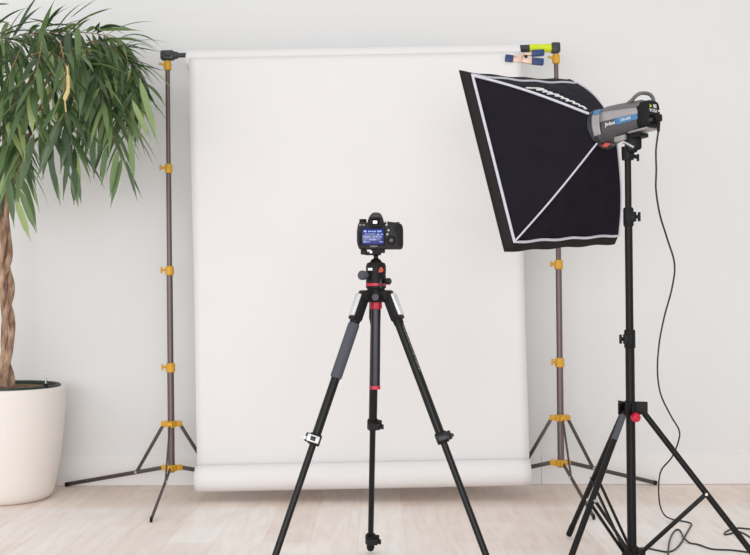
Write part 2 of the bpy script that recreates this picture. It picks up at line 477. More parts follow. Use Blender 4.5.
# collar + column
cz0, cz1 = at(376, 309, D).z, at(376, 299, D).z
b = MB(); b.lathe([(.0185, cz0-spd.z), (.021, cz0-spd.z+.003), (.020, cz1-spd.z), (.026, cz1-spd.z+.004)], spd, Z3, 28)
b.build('column_collar', M['red'], tp, label='red collar below the spider')
rz = MB()
for k in (-1, 1): rz.box(spd+V((.003+k*.0045, -.0205, (cz0+cz1)/2-spd.z)), (.004, .004, .026), None, .001)
rz.build('collar_latch', M['red'], tp)
colbot = at(375, 387.5, D)
b = MB()
prof3 = [(.0155*math.cos(a)*(1+.10*math.cos(3*a+PI/2)), .0155*math.sin(a)*(1+.10*math.cos(3*a+PI/2))) for a in [2*PI*k/24 for k in range(24)]]
top_ = V((spd.x, D, cz0+.02)); bt = V((at(375.3, 387, D).x, D, colbot.z+.006))
b.rings([[q + V((x, y, 0)) for x, y in prof3] for q in (bt, top_)])
b.build('centre_column', M['tube'], tp)
b = MB(); b.rings([[q + V((x*1.08, y*1.08, 0)) for x, y in prof3] for q in (bt-Z3*.012, bt)])
b.build('column_end_cap', M['red'], tp, label='red end cap of the column')

def lever_clamp(c, d, parent, side, face=True):
    """flip-lock around a leg tube: ring, ear and lever"""
    front = (-Y3 - d*(-Y3).dot(d)).normalized(); s = d.cross(front)*side
    if s.x*side < 0: s = -s
    b = MB(); b.lathe([(.0185, -.019), (.0205, -.016), (.0205, .016), (.0185, .019)], c, d, 22)
    b.box(c+s*.022, (.022, .022, .030), (s, front, d), .004)
    o = b.build('leg_clamp', M['blackm'], parent)
    l = MB(); l.box(c+front*.021+s*.006, (.042, .008, .024), (s, front, d), .003); l.box(c+s*.034+front*.01+d*.004, (.012, .022, .012), (s, front, d), .003)
    l.build('clamp_lever', M['silver'] if face else M['tube'], o)
    if face:
        MB().box(c+front*.0255+s*.006, (.018, .003, .014), (s, front, d), .001).build('lever_window', M['tube'], o)
    return o
for i, f in enumerate(feet):
    d0 = dirs[i]
    hip = spd + d0*.050 + Z3*(-.004)
    foot = V((f.x, f.y, 0)) + Z3*.012
    d = (foot-hip).normalized(); L = (foot-hip).length
    out = (d0 - d*d0.dot(d)).normalized(); s_ = d.cross(out)
    leg = MB()
    if i < 2:
        clampL = .505
    else: clampL = .495
    # upper casting + upper tube
    leg.tube(hip+d*.05, hip+d*clampL, .0150)
    lo = leg.build('leg', M['legt'], tp)
    b = MB(); b.box(hip+d*.036, (.036, .040, .100), (out, s_, d), .008); b.tube(hip+d*.07, hip+d*.10, .019, .0165)
    b.build('leg_yoke', M['blackm'], lo)
    if i < 2:
        MB().box(hip+d*.034+out*.0165, (.017, .030, .078), (out, s_, d), .003).build('angle_lock', M['silver'], lo, label='silver angle lock plate')
        MB().tube(hip+d*.078+out*.012-s_*.02, hip+d*.078+out*.012+s_*.02, .007).build('lock_pin', M['black'], lo)
    if i == 0:
        MB().lathe([(.017, .095), (.0198, .10), (.0198, .285), (.0178, .290)], hip, d, 24).build('foam_grip', M['grip'], lo, label='grey foam grip on the left leg')
    if i == 1:
        b = MB()
        fr_ = (-Y3 - d*(-Y3).dot(d)).normalized()
        ss = d.cross(fr_); ss = ss if ss.x > 0 else -ss
        nn = (fr_*.75 + ss*.66).normalized(); tt = d.cross(nn)
        for k in range(22):
            w = .002 + .004*random.random()
            b.box(hip+d*(.115+k*.0075)+nn*.0149, (w, .0016, .0030), (tt, nn, d))
        b.build('printed_scale', M['headl'], lo)
    sd = -1 if i == 0 else 1
    lever_clamp(hip+d*clampL, d, lo, sd, i == 0)
    low_end = L if i < 2 else L-.02
    MB().tube(hip+d*clampL, hip+d*(low_end-.03), .0114 if i < 2 else .0108).build('lower_tube', M['legt'], lo)
    if i == 2:
        lever_clamp(hip+d*(L-.046), d, lo, 1, False)
    else:
        lever_clamp(hip+d*(L-.10), d, lo, sd, False)
    MB().sphere(foot+d*(-.004)+Z3*.004, .0145, (1, 1, 1)).tube(hip+d*(L-.045), hip+d*(L-.01), .0125, .0155).build('rubber_foot', M['blackm'], lo)
# ball head
def bh(px, py, dy=0.0): return at(px, py, D+dy)
hd0 = bh(376, 288); hx = hd0.x
zb = lambda y: at(376, y, D).z
b = MB(); b.lathe([(.026, zb(289)-hd0.z), (.0345, zb(288)-hd0.z), (.0345, zb(277)-hd0.z), (.033, zb(275)-hd0.z), (.0345, zb(273)-hd0.z),
                   (.0345, zb(266)-hd0.z), (.030, zb(263)-hd0.z), (.020, zb(262)-hd0.z)], V((hx, D, hd0.z)), Z3, 32)
ballh = b.build('ball_head', M['blackm'], tp)
MB().lathe([(.0349, zb(286)-hd0.z), (.0352, zb(285.6)-hd0.z), (.0352, zb(283.6)-hd0.z), (.0349, zb(283.3)-hd0.z)], V((hx, D, hd0.z)), Z3, 32, cap=False).build('friction_ring', M['red'], ballh, label='red ring around the ball head base')
MB().sphere(V((hx, D, zb(264.5))), .0225).build('ball', M['black'], ballh)
kq = lambda px, py, dy: bh(px, py, dy)
b = MB(); kd = V((-.8, -.6, 0)).normalized()
b.lathe([(.006, 0), (.006, .012), (.014, .014), (.016, .020), (.016, .034), (.011, .040)], V((hx, D, zb(275.5)))+kd*.030, kd, 12)
b.build('locking_knob', M['grip'], ballh)
b = MB(); kd = V((.85, -.52, 0)).normalized()
b.lathe([(.005, 0), (.005, .008), (.011, .010), (.012, .022), (.008, .026)], V((hx, D, zb(281.5)))+kd*.032, kd, 12)
b.box(V((hx, D, zb(284)))+V((.016, -.034, 0)), (.011, .012, .034), None, .003)
b.build('friction_knob', M['tube'], ballh)
MB().box(V((hx-.0195, D-.0295, zb(269.5))), (.017, .004, .009), (V((.83, -.55, 0)).normalized(), V((.55, .83, 0)).normalized(), Z3), .001).build('spirit_level', M['script'], ballh, label='white plate on the ball head')
tri = MB().prism([(-.009, -.009), (.007, -.008), (.010, .0), (.003, .010), (-.004, .006)], .003, V((hx+.0165, D-.0318, zb(270))), V((.87, .48, 0)).normalized(), Z3, .0006)
tri.build('emblem', M['orange'], ballh, label='red emblem on the ball head')
MB().lathe([(.009, zb(262)-hd0.z), (.0075, zb(259)-hd0.z), (.0080, zb(256)-hd0.z), (.014, zb(254.5)-hd0.z)], V((hx, D, hd0.z)), Z3, 20).build('neck', M['black'], ballh)
b = MB()
pc = bh(375, 252.8)
b.box(V((at(373, 252, D).x, D, zb(253.6))), (.056, .055, .010), None, .003)
b.box(V((at(378, 252, D).x, D, zb(251.2))), (.048, .048, .012), None, .002)
b.box(V((at(364, 252, D).x, D-.01, zb(252.2))), (.022, .040, .017), None, .003)
b.build('quick_release_plate', M['blackm'], ballh)
MB().lathe([(.003, 0), (.0055, .002), (.0055, .006), (.003, .008)], V((at(371, 252.5, D).x, D-.030, zb(252.5))), -Y3, 16).build('release_pin', M['bolt'], ballh, label='small brass pin')

# ------------------------------------------------------------------ DSLR on the tripod
K = .000278
CY = D                                   # rear face lies a little in front
cbase = at(380.0, 248.6, D); cx0 = cbase.x; cz0_ = zb(249.3)
def U(zx, zy, y=0.0): return V((cx0 + (zx-370)*K, CY + y, cz0_ + (535-zy)*K))
dc = thing('dslr_camera', V((cx0, CY, cz0_)), 'black digital reflex camera on the tripod, its lit blue rear screen showing menu settings', 'camera')
def zpoly(pts): return [((x-370)*K, (535-y)*K) for x, y in pts]
REAR = -.026
b = MB()
b.prism(zpoly([(100, 505), (112, 530), (130, 536), (630, 536), (650, 522), (656, 470), (655, 290), (645, 245), (622, 222), (560, 208), (470, 198), (436, 190), (420, 215), (215, 215), (205, 205), (120, 205), (100, 225), (86, 320), (86, 450)]),
        .052, V((cx0, CY, cz0_)), X3, Z3, .004)
b.prism(zpoly([(560, 525), (650, 515), (654, 470), (652, 290), (640, 240), (610, 222), (570, 222)]), .05, V((cx0, CY+.03, cz0_)), X3, Z3, .008, 3)
b.build('body', M['dslr'], dc)
b = MB(); b.prism(zpoly([(212, 228), (222, 180), (240, 135), (262, 104), (285, 88), (310, 84), (350, 86), (378, 98), (400, 135), (415, 180), (424, 228)]), .064, V((cx0, CY+.004, cz0_)), X3, Z3, .004)
b.build('viewfinder_hump', M['hump'], dc)
b = MB(); b.box(U(322, 98, -.012), (.024, .020, .004), None, .001); b.build('hot_shoe', M['chrome'], dc)
# eyecup as a rounded frame
ec = MB()
def rrect(cx, cy, w, h, r, n=6):
    o = []
    for sx, sy, a0 in ((1, 1, 0), (-1, 1, 90), (-1, -1, 180), (1, -1, 270)):
        for k in range(n+1):
            a = math.radians(a0 + 90*k/n); o.append((cx+sx*(w/2-r)+r*math.cos(a), cy+sy*(h/2-r)+r*math.sin(a)))
    return o
def fr_ring(w, h, r, y): return [U(0, 0, y) + V((K*370, 0, 0)) + V((p[0], 0, p[1])) - V((0, 0, 535*K)) for p in rrect((315-370)*K, (535-207)*K, w, h, r)]
ec.rings([fr_ring(.046, .033, .012, REAR+.004), fr_ring(.051, .0345, .012, REAR-.006), fr_ring(.050, .0335, .012, REAR-.015),
          fr_ring(.026, .021, .006, REAR-.015), fr_ring(.018, .015, .004, REAR-.008), fr_ring(.016, .013, .003, REAR-.004)], cap=True)
ec.build('eyecup', M['rub'], dc)
MB().box(U(310, 210, REAR-.013), (.0150, .004, .0115), None, .001).build('viewfinder_window', M['vf'], dc, label='bright viewfinder window')
# LCD
MB().box(U(286, 383, REAR-.001), (.083, .006, .060), None, .002).build('screen_frame', M['rub'], dc)
lcd = MB().box(U(284, 383, REAR-.0042), (.0735, .0016, .0545), None, .0004).build('screen', M['lcd'], dc, label='lit blue screen')
ui = MB()
def mk(x0, x1, y0, y1, parts=1):
    w = (x1-x0)/parts
    for k in range(parts):
        ui.box(U(x0+w*(k+.5), (y0+y1)/2, REAR-.0053), (w*K*(.68 if parts > 1 else 1), .0008, (y1-y0)*K*.72))
for a in ((170, 205, 305, 335, 1), (222, 265, 308, 334, 2), (268, 325, 310, 334, 3), (335, 390, 305, 335, 3),
          (182, 312, 347, 357, 9), (332, 365, 346, 370, 2), (380, 408, 346, 368, 2),
          (168, 245, 378, 396, 4), (285, 312, 380, 395, 2), (322, 346, 378, 392, 2), (368, 390, 378, 394, 1),
          (186, 204, 408, 420, 2), (238, 268, 408, 432, 2), (280, 315, 408, 432, 2),
          (165, 202, 433, 460, 2), (206, 248, 443, 457, 4), (362, 408, 441, 457, 4)): mk(*a)
ui.build('screen_readout', M['ui'], lcd)
MB().text('Canon', .0098, U(292, 500, REAR-.0006), X3, Z3).build('brand_lettering', M['headl'], dc)
# buttons and dials
for x, y in ((122, 345), (122, 377), (122, 409), (122, 441), (122, 470)):
    MB().lathe([(.004, 0), (.004, .002), (.003, .003)], U(x, y, REAR), -Y3, 12).build('button', M['rub'], dc)
for x, y in ((128, 240), (172, 240)): MB().box(U(x, y, REAR-.001), (.009, .003, .0035), None, .001).build('marking', M['headl'], dc)
for x, y in ((450, 240), (451, 210), (475, 307), (460, 356)):
    MB().lathe([(.0040, 0), (.0040, .002), (.003, .003)], U(x, y, REAR), -Y3, 14).build('button', M['headl'], dc)
w = MB(); w.lathe([(.0165, 0), (.0165, .003), (.0145, .0045), (.0095, .0045), (.0085, .003)], U(508, 430, REAR), -Y3, 32)
w.build('control_wheel', M['rub'], dc)
MB().lathe([(.0070, .003), (.0070, .0050), (.006, .0056)], U(508, 430, REAR), -Y3, 20).build('set_button', M['head'], dc)
b = MB(); b.prism(zpoly([(545, 300), (560, 240), (600, 232), (636, 260), (644, 320), (645, 500), (600, 505), (588, 440), (575, 360)]), .006, V((cx0, CY+REAR, cz0_)), X3, Z3, .002)
b.build('thumb_rest', M['rub'], dc)
MB().lathe([(.0125, 0), (.0125, .010), (.0115, .0125)], U(160, 208, -.002), Z3, 24).build('mode_dial', M['rub'], dc)
MB().lathe([(.007, 0), (.007, .005)], U(590, 214, .020), Z3, 16).build('shutter_button', M['rub'], dc)
b = MB(); b.lathe([(.036, 0), (.036, .02), (.040, .022), (.040, .06), (.038, .062), (.041, .064), (.041, .085), (.036, .088), (.034, .084)], U(318, 350, .024), Y3, 36)
ln = b.build('lens', M['rub'], dc)
MB().sphere(U(318, 350, .106), .032, (1, .15, 1)).build('lens_element', M['glassy'], ln)

# ------------------------------------------------------------------ light stand
YL = 3.8
hubB = at(632.0, 551, YL); colr = at(631.3, 408, YL); ptop = at(627.8, 156, YL)
ls = thing('light_stand', V((hubB.x, YL, 0)), 'tall black tripod stand with red knob carrying the studio flash', 'stand')
ax = (ptop-hubB); ax /= ax.z
def PL(z): return hubB + ax*(z-hubB.z)
zp = lambda y: at(630, y, YL).z
for a, c, r in ((hubB.z-.03, zp(338), .0165), (zp(338), zp(216), .0140), (zp(216), zp(152), .0118)):
    MB().tube(PL(a), PL(c), r).build('pole_section', M['black'], ls)
for y, r, side in ((339, .0200, -1), (217, .0185, 1)):
    c = MB(); c.lathe([(r-.003, -.034), (r, -.030), (r, .030), (r-.003, .034)], PL(zp(y)), ax, 24)
    c.box(PL(zp(y))+V((side*.014, -.008, 0)), (.022, .024, .036), None, .004)
    co = c.build('pole_clamp', M['blackm'], ls)
    k = MB(); k.tube(PL(zp(y))+V((side*.02, -.008, 0)), PL(zp(y))+V((side*.034, -.012, 0)), .007)
    k.box(PL(zp(y))+V((side*.036, -.012, 0)), (.009, .012, .034), None, .003)
    k.build('wing_knob', M['blackm'], co)
angA = [fl(569, 537.5), None, None]
cA = V((hubB.x, YL, 0)); vA = angA[0]-cA; RA = vA.length
feetL = [angA[0], fl(767, 576), fl(559, 594)]
b = MB(); b.lathe([(.022, -.022), (.026, -.018), (.026, .018), (.022, .022)], PL(colr.z), ax, 24)
for f in feetL:
    d = (f-cA).normalized(); s_ = Z3.cross(d)
    for k in (-1, 1): b.box(PL(colr.z)+d*.038+s_*k*.014+Z3*.001, (.044, .007, .044), (d, s_, Z3), .003)
b.build('leg_collar', M['blackm'], ls)
k = MB(); kd = V((.25, -.9, -.2)).normalized()
k.lathe([(.006, 0), (.007, .012), (.016, .014), (.019, .022), (.016, .032), (.008, .036)], PL(colr.z-.022)+kd*.014, kd, 9)
k.build('tension_knob', M['red'], ls, label='red tension knob')
b = MB(); b.lathe([(.019, -.020), (.024, -.016), (.024, .014), (.019, .018)], PL(hubB.z), ax, 24)
for f in feetL:
    d = (f-cA).normalized(); s_ = Z3.cross(d)
    b.box(PL(hubB.z)+d*.032, (.030, .030, .022), (d, s_, Z3), .003)
b.build('lower_hub', M['blackm'], ls)
for i, f in enumerate(feetL):
    d = (f-cA).normalized(); s_ = Z3.cross(d)
    a = PL(colr.z)+d*.044-Z3*.012; e = f+Z3*.014
    lg = MB().tube(a, e, .0108).build('leg', M['black'], ls)
    MB().tube(lerp(a, e, .93), e-Z3*.002, .0122).build('rubber_foot', M['blackm'], lg)
    m_ = lerp(a, e, .52)
    for k in (-1, 1):
        MB().bar(PL(hubB.z)+d*.036+s_*k*.013, m_+s_*k*.014, .008, .012, s_, .003).build('strut', M['black'], ls)
    MB().tube(m_-s_*.019, m_+s_*.019, .005, n=14).build('strut_bolt', M['bolt'], ls)
    if i == 2:
        MB().tube(lerp(a, e, .02), lerp(a, e, .17), .0116).build('leg_sleeve', M['grip'], lg)

# ------------------------------------------------------------------ studio flash
aH = V((-.60, .79, -.085)).normalized(); rH = V((.79, .60, 0)).normalized(); uH = rH.cross(aH)
ring = at(604, 128.5, 3.90)
def Q(l, x, y): return ring - aH*l + rH*x + uH*(y + .004*max(0, min(1, l/.2)))
fx = thing('studio_flash', ring - aH*.15, 'grey studio flash head with blue stripe and carrying handle on top of the black stand', 'flash')
def SE(a, hx, hy, n=2.8):
    c, s = math.cos(a), math.sin(a)
    return (math.copysign(abs(c)**(2/n), c)*hx, math.copysign(abs(s)**(2/n), s)*hy)
def loft(sec, n=40, n_=2.6):
    return [[Q(l, *SE(2*PI*k/n, hx, hy, n_)) for k in range(n)] for l, hx, hy in sec]
H0, H1 = (.064, .067), (.036, .048)
LR = .185
MB().rings(loft([(.020, .062, .064), (.03, *H0), (LR, *H1), (LR+.008, .033, .044)])).build('housing', M['head'], fx)
MB().rings(loft([(-.012, .066, .066), (-.008, .070, .070), (.018, .070, .070), (.030, .066, .069), (.04, .060, .064)], 40, 2.1)).build('front_ring', M['head'], fx)
def strip(name, m, l0, l1, a0, a1, sc, parent=fx, n=14):
    b = MB()
    def f(u, v):
        l = lerp(l0, l1, u); t = (l-.03)/(LR-.03)
        x, y = SE(math.radians(lerp(a0, a1, v)), lerp(H0[0], H1[0], t)*sc, lerp(H0[1], H1[1], t)*sc, 2.6)
        return Q(l, x, y)
    b.grid(f, 6, n)
    o = b.build(name, m, parent)
    md = o.modifiers.new('thick', 'SOLIDIFY'); md.thickness = .003; md.offset = 0
    return o
strip('side_panel', M['headl'], .035, .187, 143, 176, 1.02)
strip('stripe', M['hblue'], .095, .186, 176, 190, 1.025)
strip('stripe', M['hblue'], .005, .034, 128, 150, 1.05)
strip('front_trim', M['headl'], .004, .036, 152, 205, 1.055)
tcv = MB()
tcv.rings([[Q(l, x, y) for x, y in ((-.046*w, .030), (-.045*w, .046+h*.6), (-.030*w, .056+h), (.030*w, .056+h), (.045*w, .046+h*.6), (.046*w, .030))]
           for l, h, w in ((.020, .006, 1.15), (.05, .011, 1.12), (.10, .008, 1.02), (.15, .003, .86), (.195, .000, .74))])
tcv.build('top_cover', M['headc'], fx)
rp = MB(); rp.rings(loft([(.178, .035, .047), (.184, .037, .050), (.225, .036, .049), (.231, .032, .045)], 40, 4))
rp.build('rear_panel', M['blackm'], fx)
hpts = smooth([Q(.135, -.028, .054), Q(.160, -.031, .060), Q(.178, -.031, .071), Q(.192, -.022, .079), Q(.200, .0, .081), Q(.204, .020, .077), Q(.208, .029, .064), Q(.210, .030, .042)], 6)
MB().path(hpts, .0068, 12, 1.0).build('handle', M['headc'], fx)
b = MB(); b.box(Q(.175, .0, -.050), (.085, .060, .008), (aH, rH, uH), .003); b.build('base_plate', M['headl'], fx)
ZL = .2317
MB().prism([(-.005, -.006), (.001, -.004), (.006, .0), (.001, .004), (-.005, .006), (-.002, 0)], .0012, Q(ZL, -.019, .025), rH, uH).build('warning_mark', M['yellow'], fx)
b = MB(); b.text('08', .019, Q(ZL, .005, .026), rH, uH); b.text('VOSA', .0165, Q(ZL, -.005, .009), rH, uH); b.box(Q(ZL, .026, .012), (.007, .006, .0012), (rH, uH, -aH))
b.build('panel_lettering', M['script'], fx)
MB().box(Q(.2345, .002, -.018), (.010, .036, .030), (aH, rH, uH), .003).build('power_socket', M['blackm'], fx)
for x in (-.027,): MB().lathe([(.006, 0), (.007, .007), (.005, .009)], Q(.231, x, -.026), -aH, 14).build('dial', M['joint'], fx)
def sidept(l, k=0.0):
    t = (l-.03)/(LR-.03); return Q(l, -lerp(H0[0], H1[0], t)*1.04-.001, k)
dS = (sidept(.17)-sidept(.05)).normalized()
b = MB(); b.text('Jinbei', .019, sidept(.078, -.006), dS, uH, .0008); b.build('side_lettering', M['script'], fx)
b = MB(); b.text('DII-250', .013, sidept(.140, -.003), dS, uH, .0008); b.build('model_lettering', M['script'], fx)
# tilt bracket on the stand
b = MB()
b.box(Q(.145, -.005, -.066), (.080, .050, .016), (aH, rH, uH), .004)
b.tube(PL(zp(160)), PL(zp(147)), .0215, .023)
b.box(lerp(PL(zp(149)), Q(.15, 0, -.075), .35), (.040, .050, .055), None, .010)
b.box(lerp(PL(zp(149)), Q(.15, 0, -.075), .72), (.044, .040, .060), None, .010)
b.build('tilt_bracket', M['blackm'], fx)
lv0 = PL(zp(146)); 
b = MB(); b.tube(lv0+V((-.024, -.036, .010)), lv0+V((.012, -.040, -.010)), .0055, .0075); b.build('tilt_lever', M['chrome'], fx)
b = MB(); b.tube(lv0+V((.018, 0, -.035)), lv0+V((.034, -.004, -.042)), .007); b.box(lv0+V((.036, -.004, -.043)), (.008, .010, .026), None, .002); b.build('stand_screw', M['blackm'], fx)
MB().box(Q(.100, -.034, -.064), (.050, .014, .020), (aH, rH, uH), .003).build('bracket_plate', M['headl'], fx)
b = MB(); b.prism([(-.024, -.003), (.0, -.010), (.020, 0), (.0, .007)], .010, Q(.030, -.030, -.070), -aH, uH, .002); b.build('release_lever', M['orange'], fx, label='red release lever')

# ------------------------------------------------------------------ softbox
aA = V((-.58208, .77237, -.25419)).normalized(); rA = V((.78430, .61582, .07519)); uA = V((-.21461, .15559, .96423))
dB, wB, hB = .3023, .604, .6667
sb = thing('softbox', ring + aA*.15, 'large black rectangular softbox with pale piping and white script, fixed to the flash head', 'softbox')
r0 = .070
def prof_k(t):                                   # cross-section growth from ring to front, bowed by its rods
    return lerp(.0, 1.0, t) + .055*math.sin(PI*t)
def SB(side, s, t):
    """side 0 left,1 bottom,2 right,3 top; s -1..1 along edge; t 0 apex..1 front"""
    k = prof_k(t)
    hx, hy = lerp(r0*.8, wB/2, k), lerp(r0*.8, hB/2, k)
    sag = 1 - .05*(1-s*s)*math.sin(PI*min(1, t*.9+.1))
    wr = (.004 if side == 1 else .0022)*math.sin(s*11+side)*t
    if side == 0: x, y = -hx*sag, hy*s
    elif side == 2: x, y = hx*sag, -hy*s
    elif side == 1: x, y = -hx*s*-1, -hy*sag + wr*.6
    else: x, y = -hx*s, hy*(1-.025*(1-s*s)*t**2) + wr
    return ring + aA*(dB*t + .004) + rA*(x + .009*t) + uA*y
b = MB()
for sd in range(4):
    b.grid(lambda u, v: SB(sd, 2*v-1, u), 18, 20)
bmesh.ops.remove_doubles(b.bm, verts=b.bm.verts, dist=.0008)
sh = b.build('fabric_shell', M['fabric'], sb, sharp=25)
md = sh.modifiers.new('thick', 'SOLIDIFY'); md.thickness = .002; md.offset = 0
# lip
LD, EU, ER = .045, .040, .018
lp = MB()
# order of sides gives one continuous loop: left (bottom->top) must connect to top etc.
def loop_pts(k, n=24):
    out = []
    def P(sd, s):
        p = SB(sd, s, 1.0); c = p - (ring + aA*(dB+.004))
        return p + aA*LD*k + rA*ER*(c.dot(rA)/(wB/2))*k + uA*(EU if c.dot(uA) > 0 else EU*.6)*(c.dot(uA)/(hB/2))*k
    for q in range(n): out.append(P(0, 2*q/n-1))            # left, up
    for q in range(n): out.append(P(3, 1-2*q/n))            # top, left -> right
    for q in range(n): out.append(P(2, -1+2*q/n))           # right, down
    for q in range(n): out.append(P(1, 1-2*q/n))            # bottom, right -> left
    return out
lp.rings([loop_pts(0), loop_pts(.5), loop_pts(1)], cap=False)
lo = lp.build('front_rim', M['lip'], sb, sharp=25)
md = lo.modifiers.new('thick', 'SOLIDIFY'); md.thickness = .003; md.offset = 0
b = MB(); cc = ring + aA*(dB+.004+LD*.4)
lpp = [c*0.985 + cc*.015 for c in loop_pts(.4)]
b.bm.faces.new([b.bm.verts.new(p) for p in lpp]); b.build('diffuser', M['diff'], sb, label='white diffuser cloth on the front')
# piping
pp = MB()
lpz = loop_pts(0)
lpz = [p - aA*.003 + (p-(ring+aA*dB))*.004 for p in lpz]
n = 8
def closed_path(mb, pts, r, n=8):
    rings_ = []; N = len(pts); c = sum(pts, V())/N
    for i, p in enumerate(pts):
        t = (pts[(i+1) % N]-pts[i-1]).normalized(); x = aA - t*aA.dot(t); x.normalize(); y = t.cross(x)
        rings_.append([p + (x*math.cos(2*PI*k/n)+y*math.sin(2*PI*k/n))*r for k in range(n)])
    mb.rings(rings_, closed=True)
closed_path(pp, lpz, .0055)
for sx, sd in ((-1, 0), (1, 0), (1, 2), (-1, 2)):
    pts = [SB(sd, sx, t/16) + (rA*(-1 if sd == 0 else 1) + uA*(sx if sd == 0 else -sx))*.002 for t in range(17)]
    pp.path(pts, .0048 if (sd, sx) == (0, 1) else .0034, 8)
pp.build('piping', M['piping'], sb, label='pale grey piping')
b = MB(); b.lathe([(.056, -.006), (.078, -.004), (.078, .012), (.056, .014)], ring, aA, 36, cap=False); b.build('speed_ring', M['joint'], sb)
# white script printed on the top panel: one flowing pen line
def TOP(x, y):            # x along the panel from front-left seam to ring (0..1), y across
    t = lerp(.60, .08, x); k = .25 + y*.8
    return SB(3, max(-1, min(1, k)), t)
pen = []
N = 230
for i in range(N+1):
    q = i/N
    amp = .14*(1-.35*q)
    ph = q*2*PI*9.5
    xx = q*.98 + .016*math.sin(ph*1.0+1)
    yy = lerp(.36, .10, q) + amp*math.sin(ph)*(1 if (q*9.5) % 3 > .8 else 1.6)
    if q < .06: yy += .10*(1-q/.06)
    pen.append(TOP(min(1, max(0, xx)), yy) + uA*.004)
scb = MB(); scb.path(pen, .0034, 6)
scb.build('script_lettering', M['script'], sb, label='white script lettering')

# ------------------------------------------------------------------ power cable
pl0 = Q(.246, -.001, -.034)
pts = [pl0, pl0 - Z3*.03]
for px, py, yy in ((656, 150, 3.70), (656.3, 170, 3.70), (656, 190, 3.72), (660, 215, 3.76), (667, 238, 3.82), (674.5, 264, 3.90), (672, 288, 3.98),
                   (664, 318, 4.08), (659, 345, 4.18), (657.5, 372, 4.27), (661, 395, 4.33), (671, 416, 4.39), (679, 430, 4.43), (678.5, 441, 4.46),
                   (672, 457, 4.50), (662, 469, 4.54), (659, 480, 4.57), (658.7, 494, 4.59)):
    pts.append(at(px, py, yy))
R_C = .0034
g = [(660.5, 507), (665, 515.5), (673, 519.5), (682, 521), (689, 522.5), (691.5, 524.5), (689, 529), (684.5, 537), (679.5, 545), (673, 550.5), (666, 551.8), (656, 550), (646, 548.2), (636, 549),
     (628, 556), (624, 568), (634, 580), (652, 578), (663, 570), (667.5, 558), (669, 546), (671.5, 535.5), (675.5, 530.2), (679.5, 530), (682, 534), (684, 540), (690, 543), (698, 544.5), (712, 549), (730, 550),
     (747, 552), (775, 556), (800, 545), (795, 532), (770, 529.5), (750, 529), (737, 528), (729, 530), (724.5, 533), (725.5, 534.6), (731, 533.5), (738, 531.5), (745, 534), (752, 538), (770, 545), (820, 552)]
gp = [fl(x, y, R_C) for x, y in g]
for i, (k, hgt) in enumerate(((0, .07), (1, .03), (2, .006))): gp[k] = at(g[k][0], g[k][1], 4.61 - .00*i) if k == 0 else fl(g[k][0], g[k][1], hgt)
def lift(i, h):
    gp[i] = gp[i] + Z3*h
for i in (19, 20): lift(i, .001)
lift(25, .0085); lift(20, .0085)
pts += gp
cable = smooth(pts, 7)
pc = thing('power_cable', V((pl0.x, pl0.y, 0)), 'thin black power cable drooping from the flash head and looping over the floor at right', 'cable')
MB().path(cable, R_C, 8).build('cord', M['cable'], pc, sharp=80)
b = MB(); b.box(Q(.246, -.001, -.019), (.018, .030, .026), (aH, rH, uH), .004); b.tube(pl0+Z3*.01, pl0-Z3*.035, .008, .005)
b.build('plug', M['blackm'], pc)

# small dark thing cut by the photo's right edge
q = fl(753, 506.5)
ad = thing('power_adapter', V((q.x+.045, q.y, 0)), 'small dark rounded adapter on the floor, cut off by the right edge of the photo', 'adapter')
MB().box(V((q.x+.045, q.y, .0215)), (.095, .055, .043), None, .012, 4).build('casing', M['blackm'], ad)
MB().path(smooth([V((q.x+.09, q.y, .02)), V((q.x+.14, q.y-.02, .006)), V((q.x+.25, q.y-.10, .005)), V((q.x+.4, q.y-.08, .005))], 6), .004, 8).build('lead', M['cable'], ad)

# ------------------------------------------------------------------ potted tree
PY = 5.135
pcx = at(5, 390, PY).x
tree = thing('potted_ficus_tree', V((pcx, PY, 0)), 'tall ficus with braided trunk and long drooping leaves in a big white pot', 'potted tree')
o = V((pcx, PY, 0)); px = PY/F
def prf(pl): return [(r*px, H-(y-298)*px) for r, y in pl]
pot = MB()
zr = H-(385.5-298)*px
prof4 = [(.10, .0), (.200, .0), (.212, .006), (.226, .022), (.236, .05), (.247, .10), (.262, .20), (.274, .30), (.284, .42), (.290, zr-.02), (.291, zr-.008), (.286, zr), (.262, zr+.001), (.256, zr-.006), (.252, zr-.06), (.10, zr-.07)]
pot.lathe(prof4, o, Z3, 64); pot.build('pot', M['pot'], tree)
ln = MB(); ln.lathe([(.250, zr-.03), (.262, zr+.002), (.260, zr+.010), (.252, zr+.012), (.244, zr+.006), (.242, zr-.03)], o, Z3, 64, cap=False); ln.build('liner', M['liner'], tree)
sl = MB()
def soilf(u, v):
    a = 2*PI*u; r = .246*v
    return o + V((r*math.cos(a), r*math.sin(a), zr-.008+.012*(1-v)+.006*math.sin(9*a+14*v)*v*(1-v)*4))
sl.grid(soilf, 48, 10); sl.build('soil', M['soil'], tree)
gx = at(46, 384, PY-.10)
b = MB(); b.tube(V((gx.x, gx.y, zr-.01)), V((gx.x, gx.y, zr+.022)), .011); go = b.build('water_gauge', M['blackm'], tree)
MB().tube(V((gx.x, gx.y, zr+.02)), V((gx.x, gx.y, zr+.09)), .005).build('gauge_tube', M['gauge'], go)
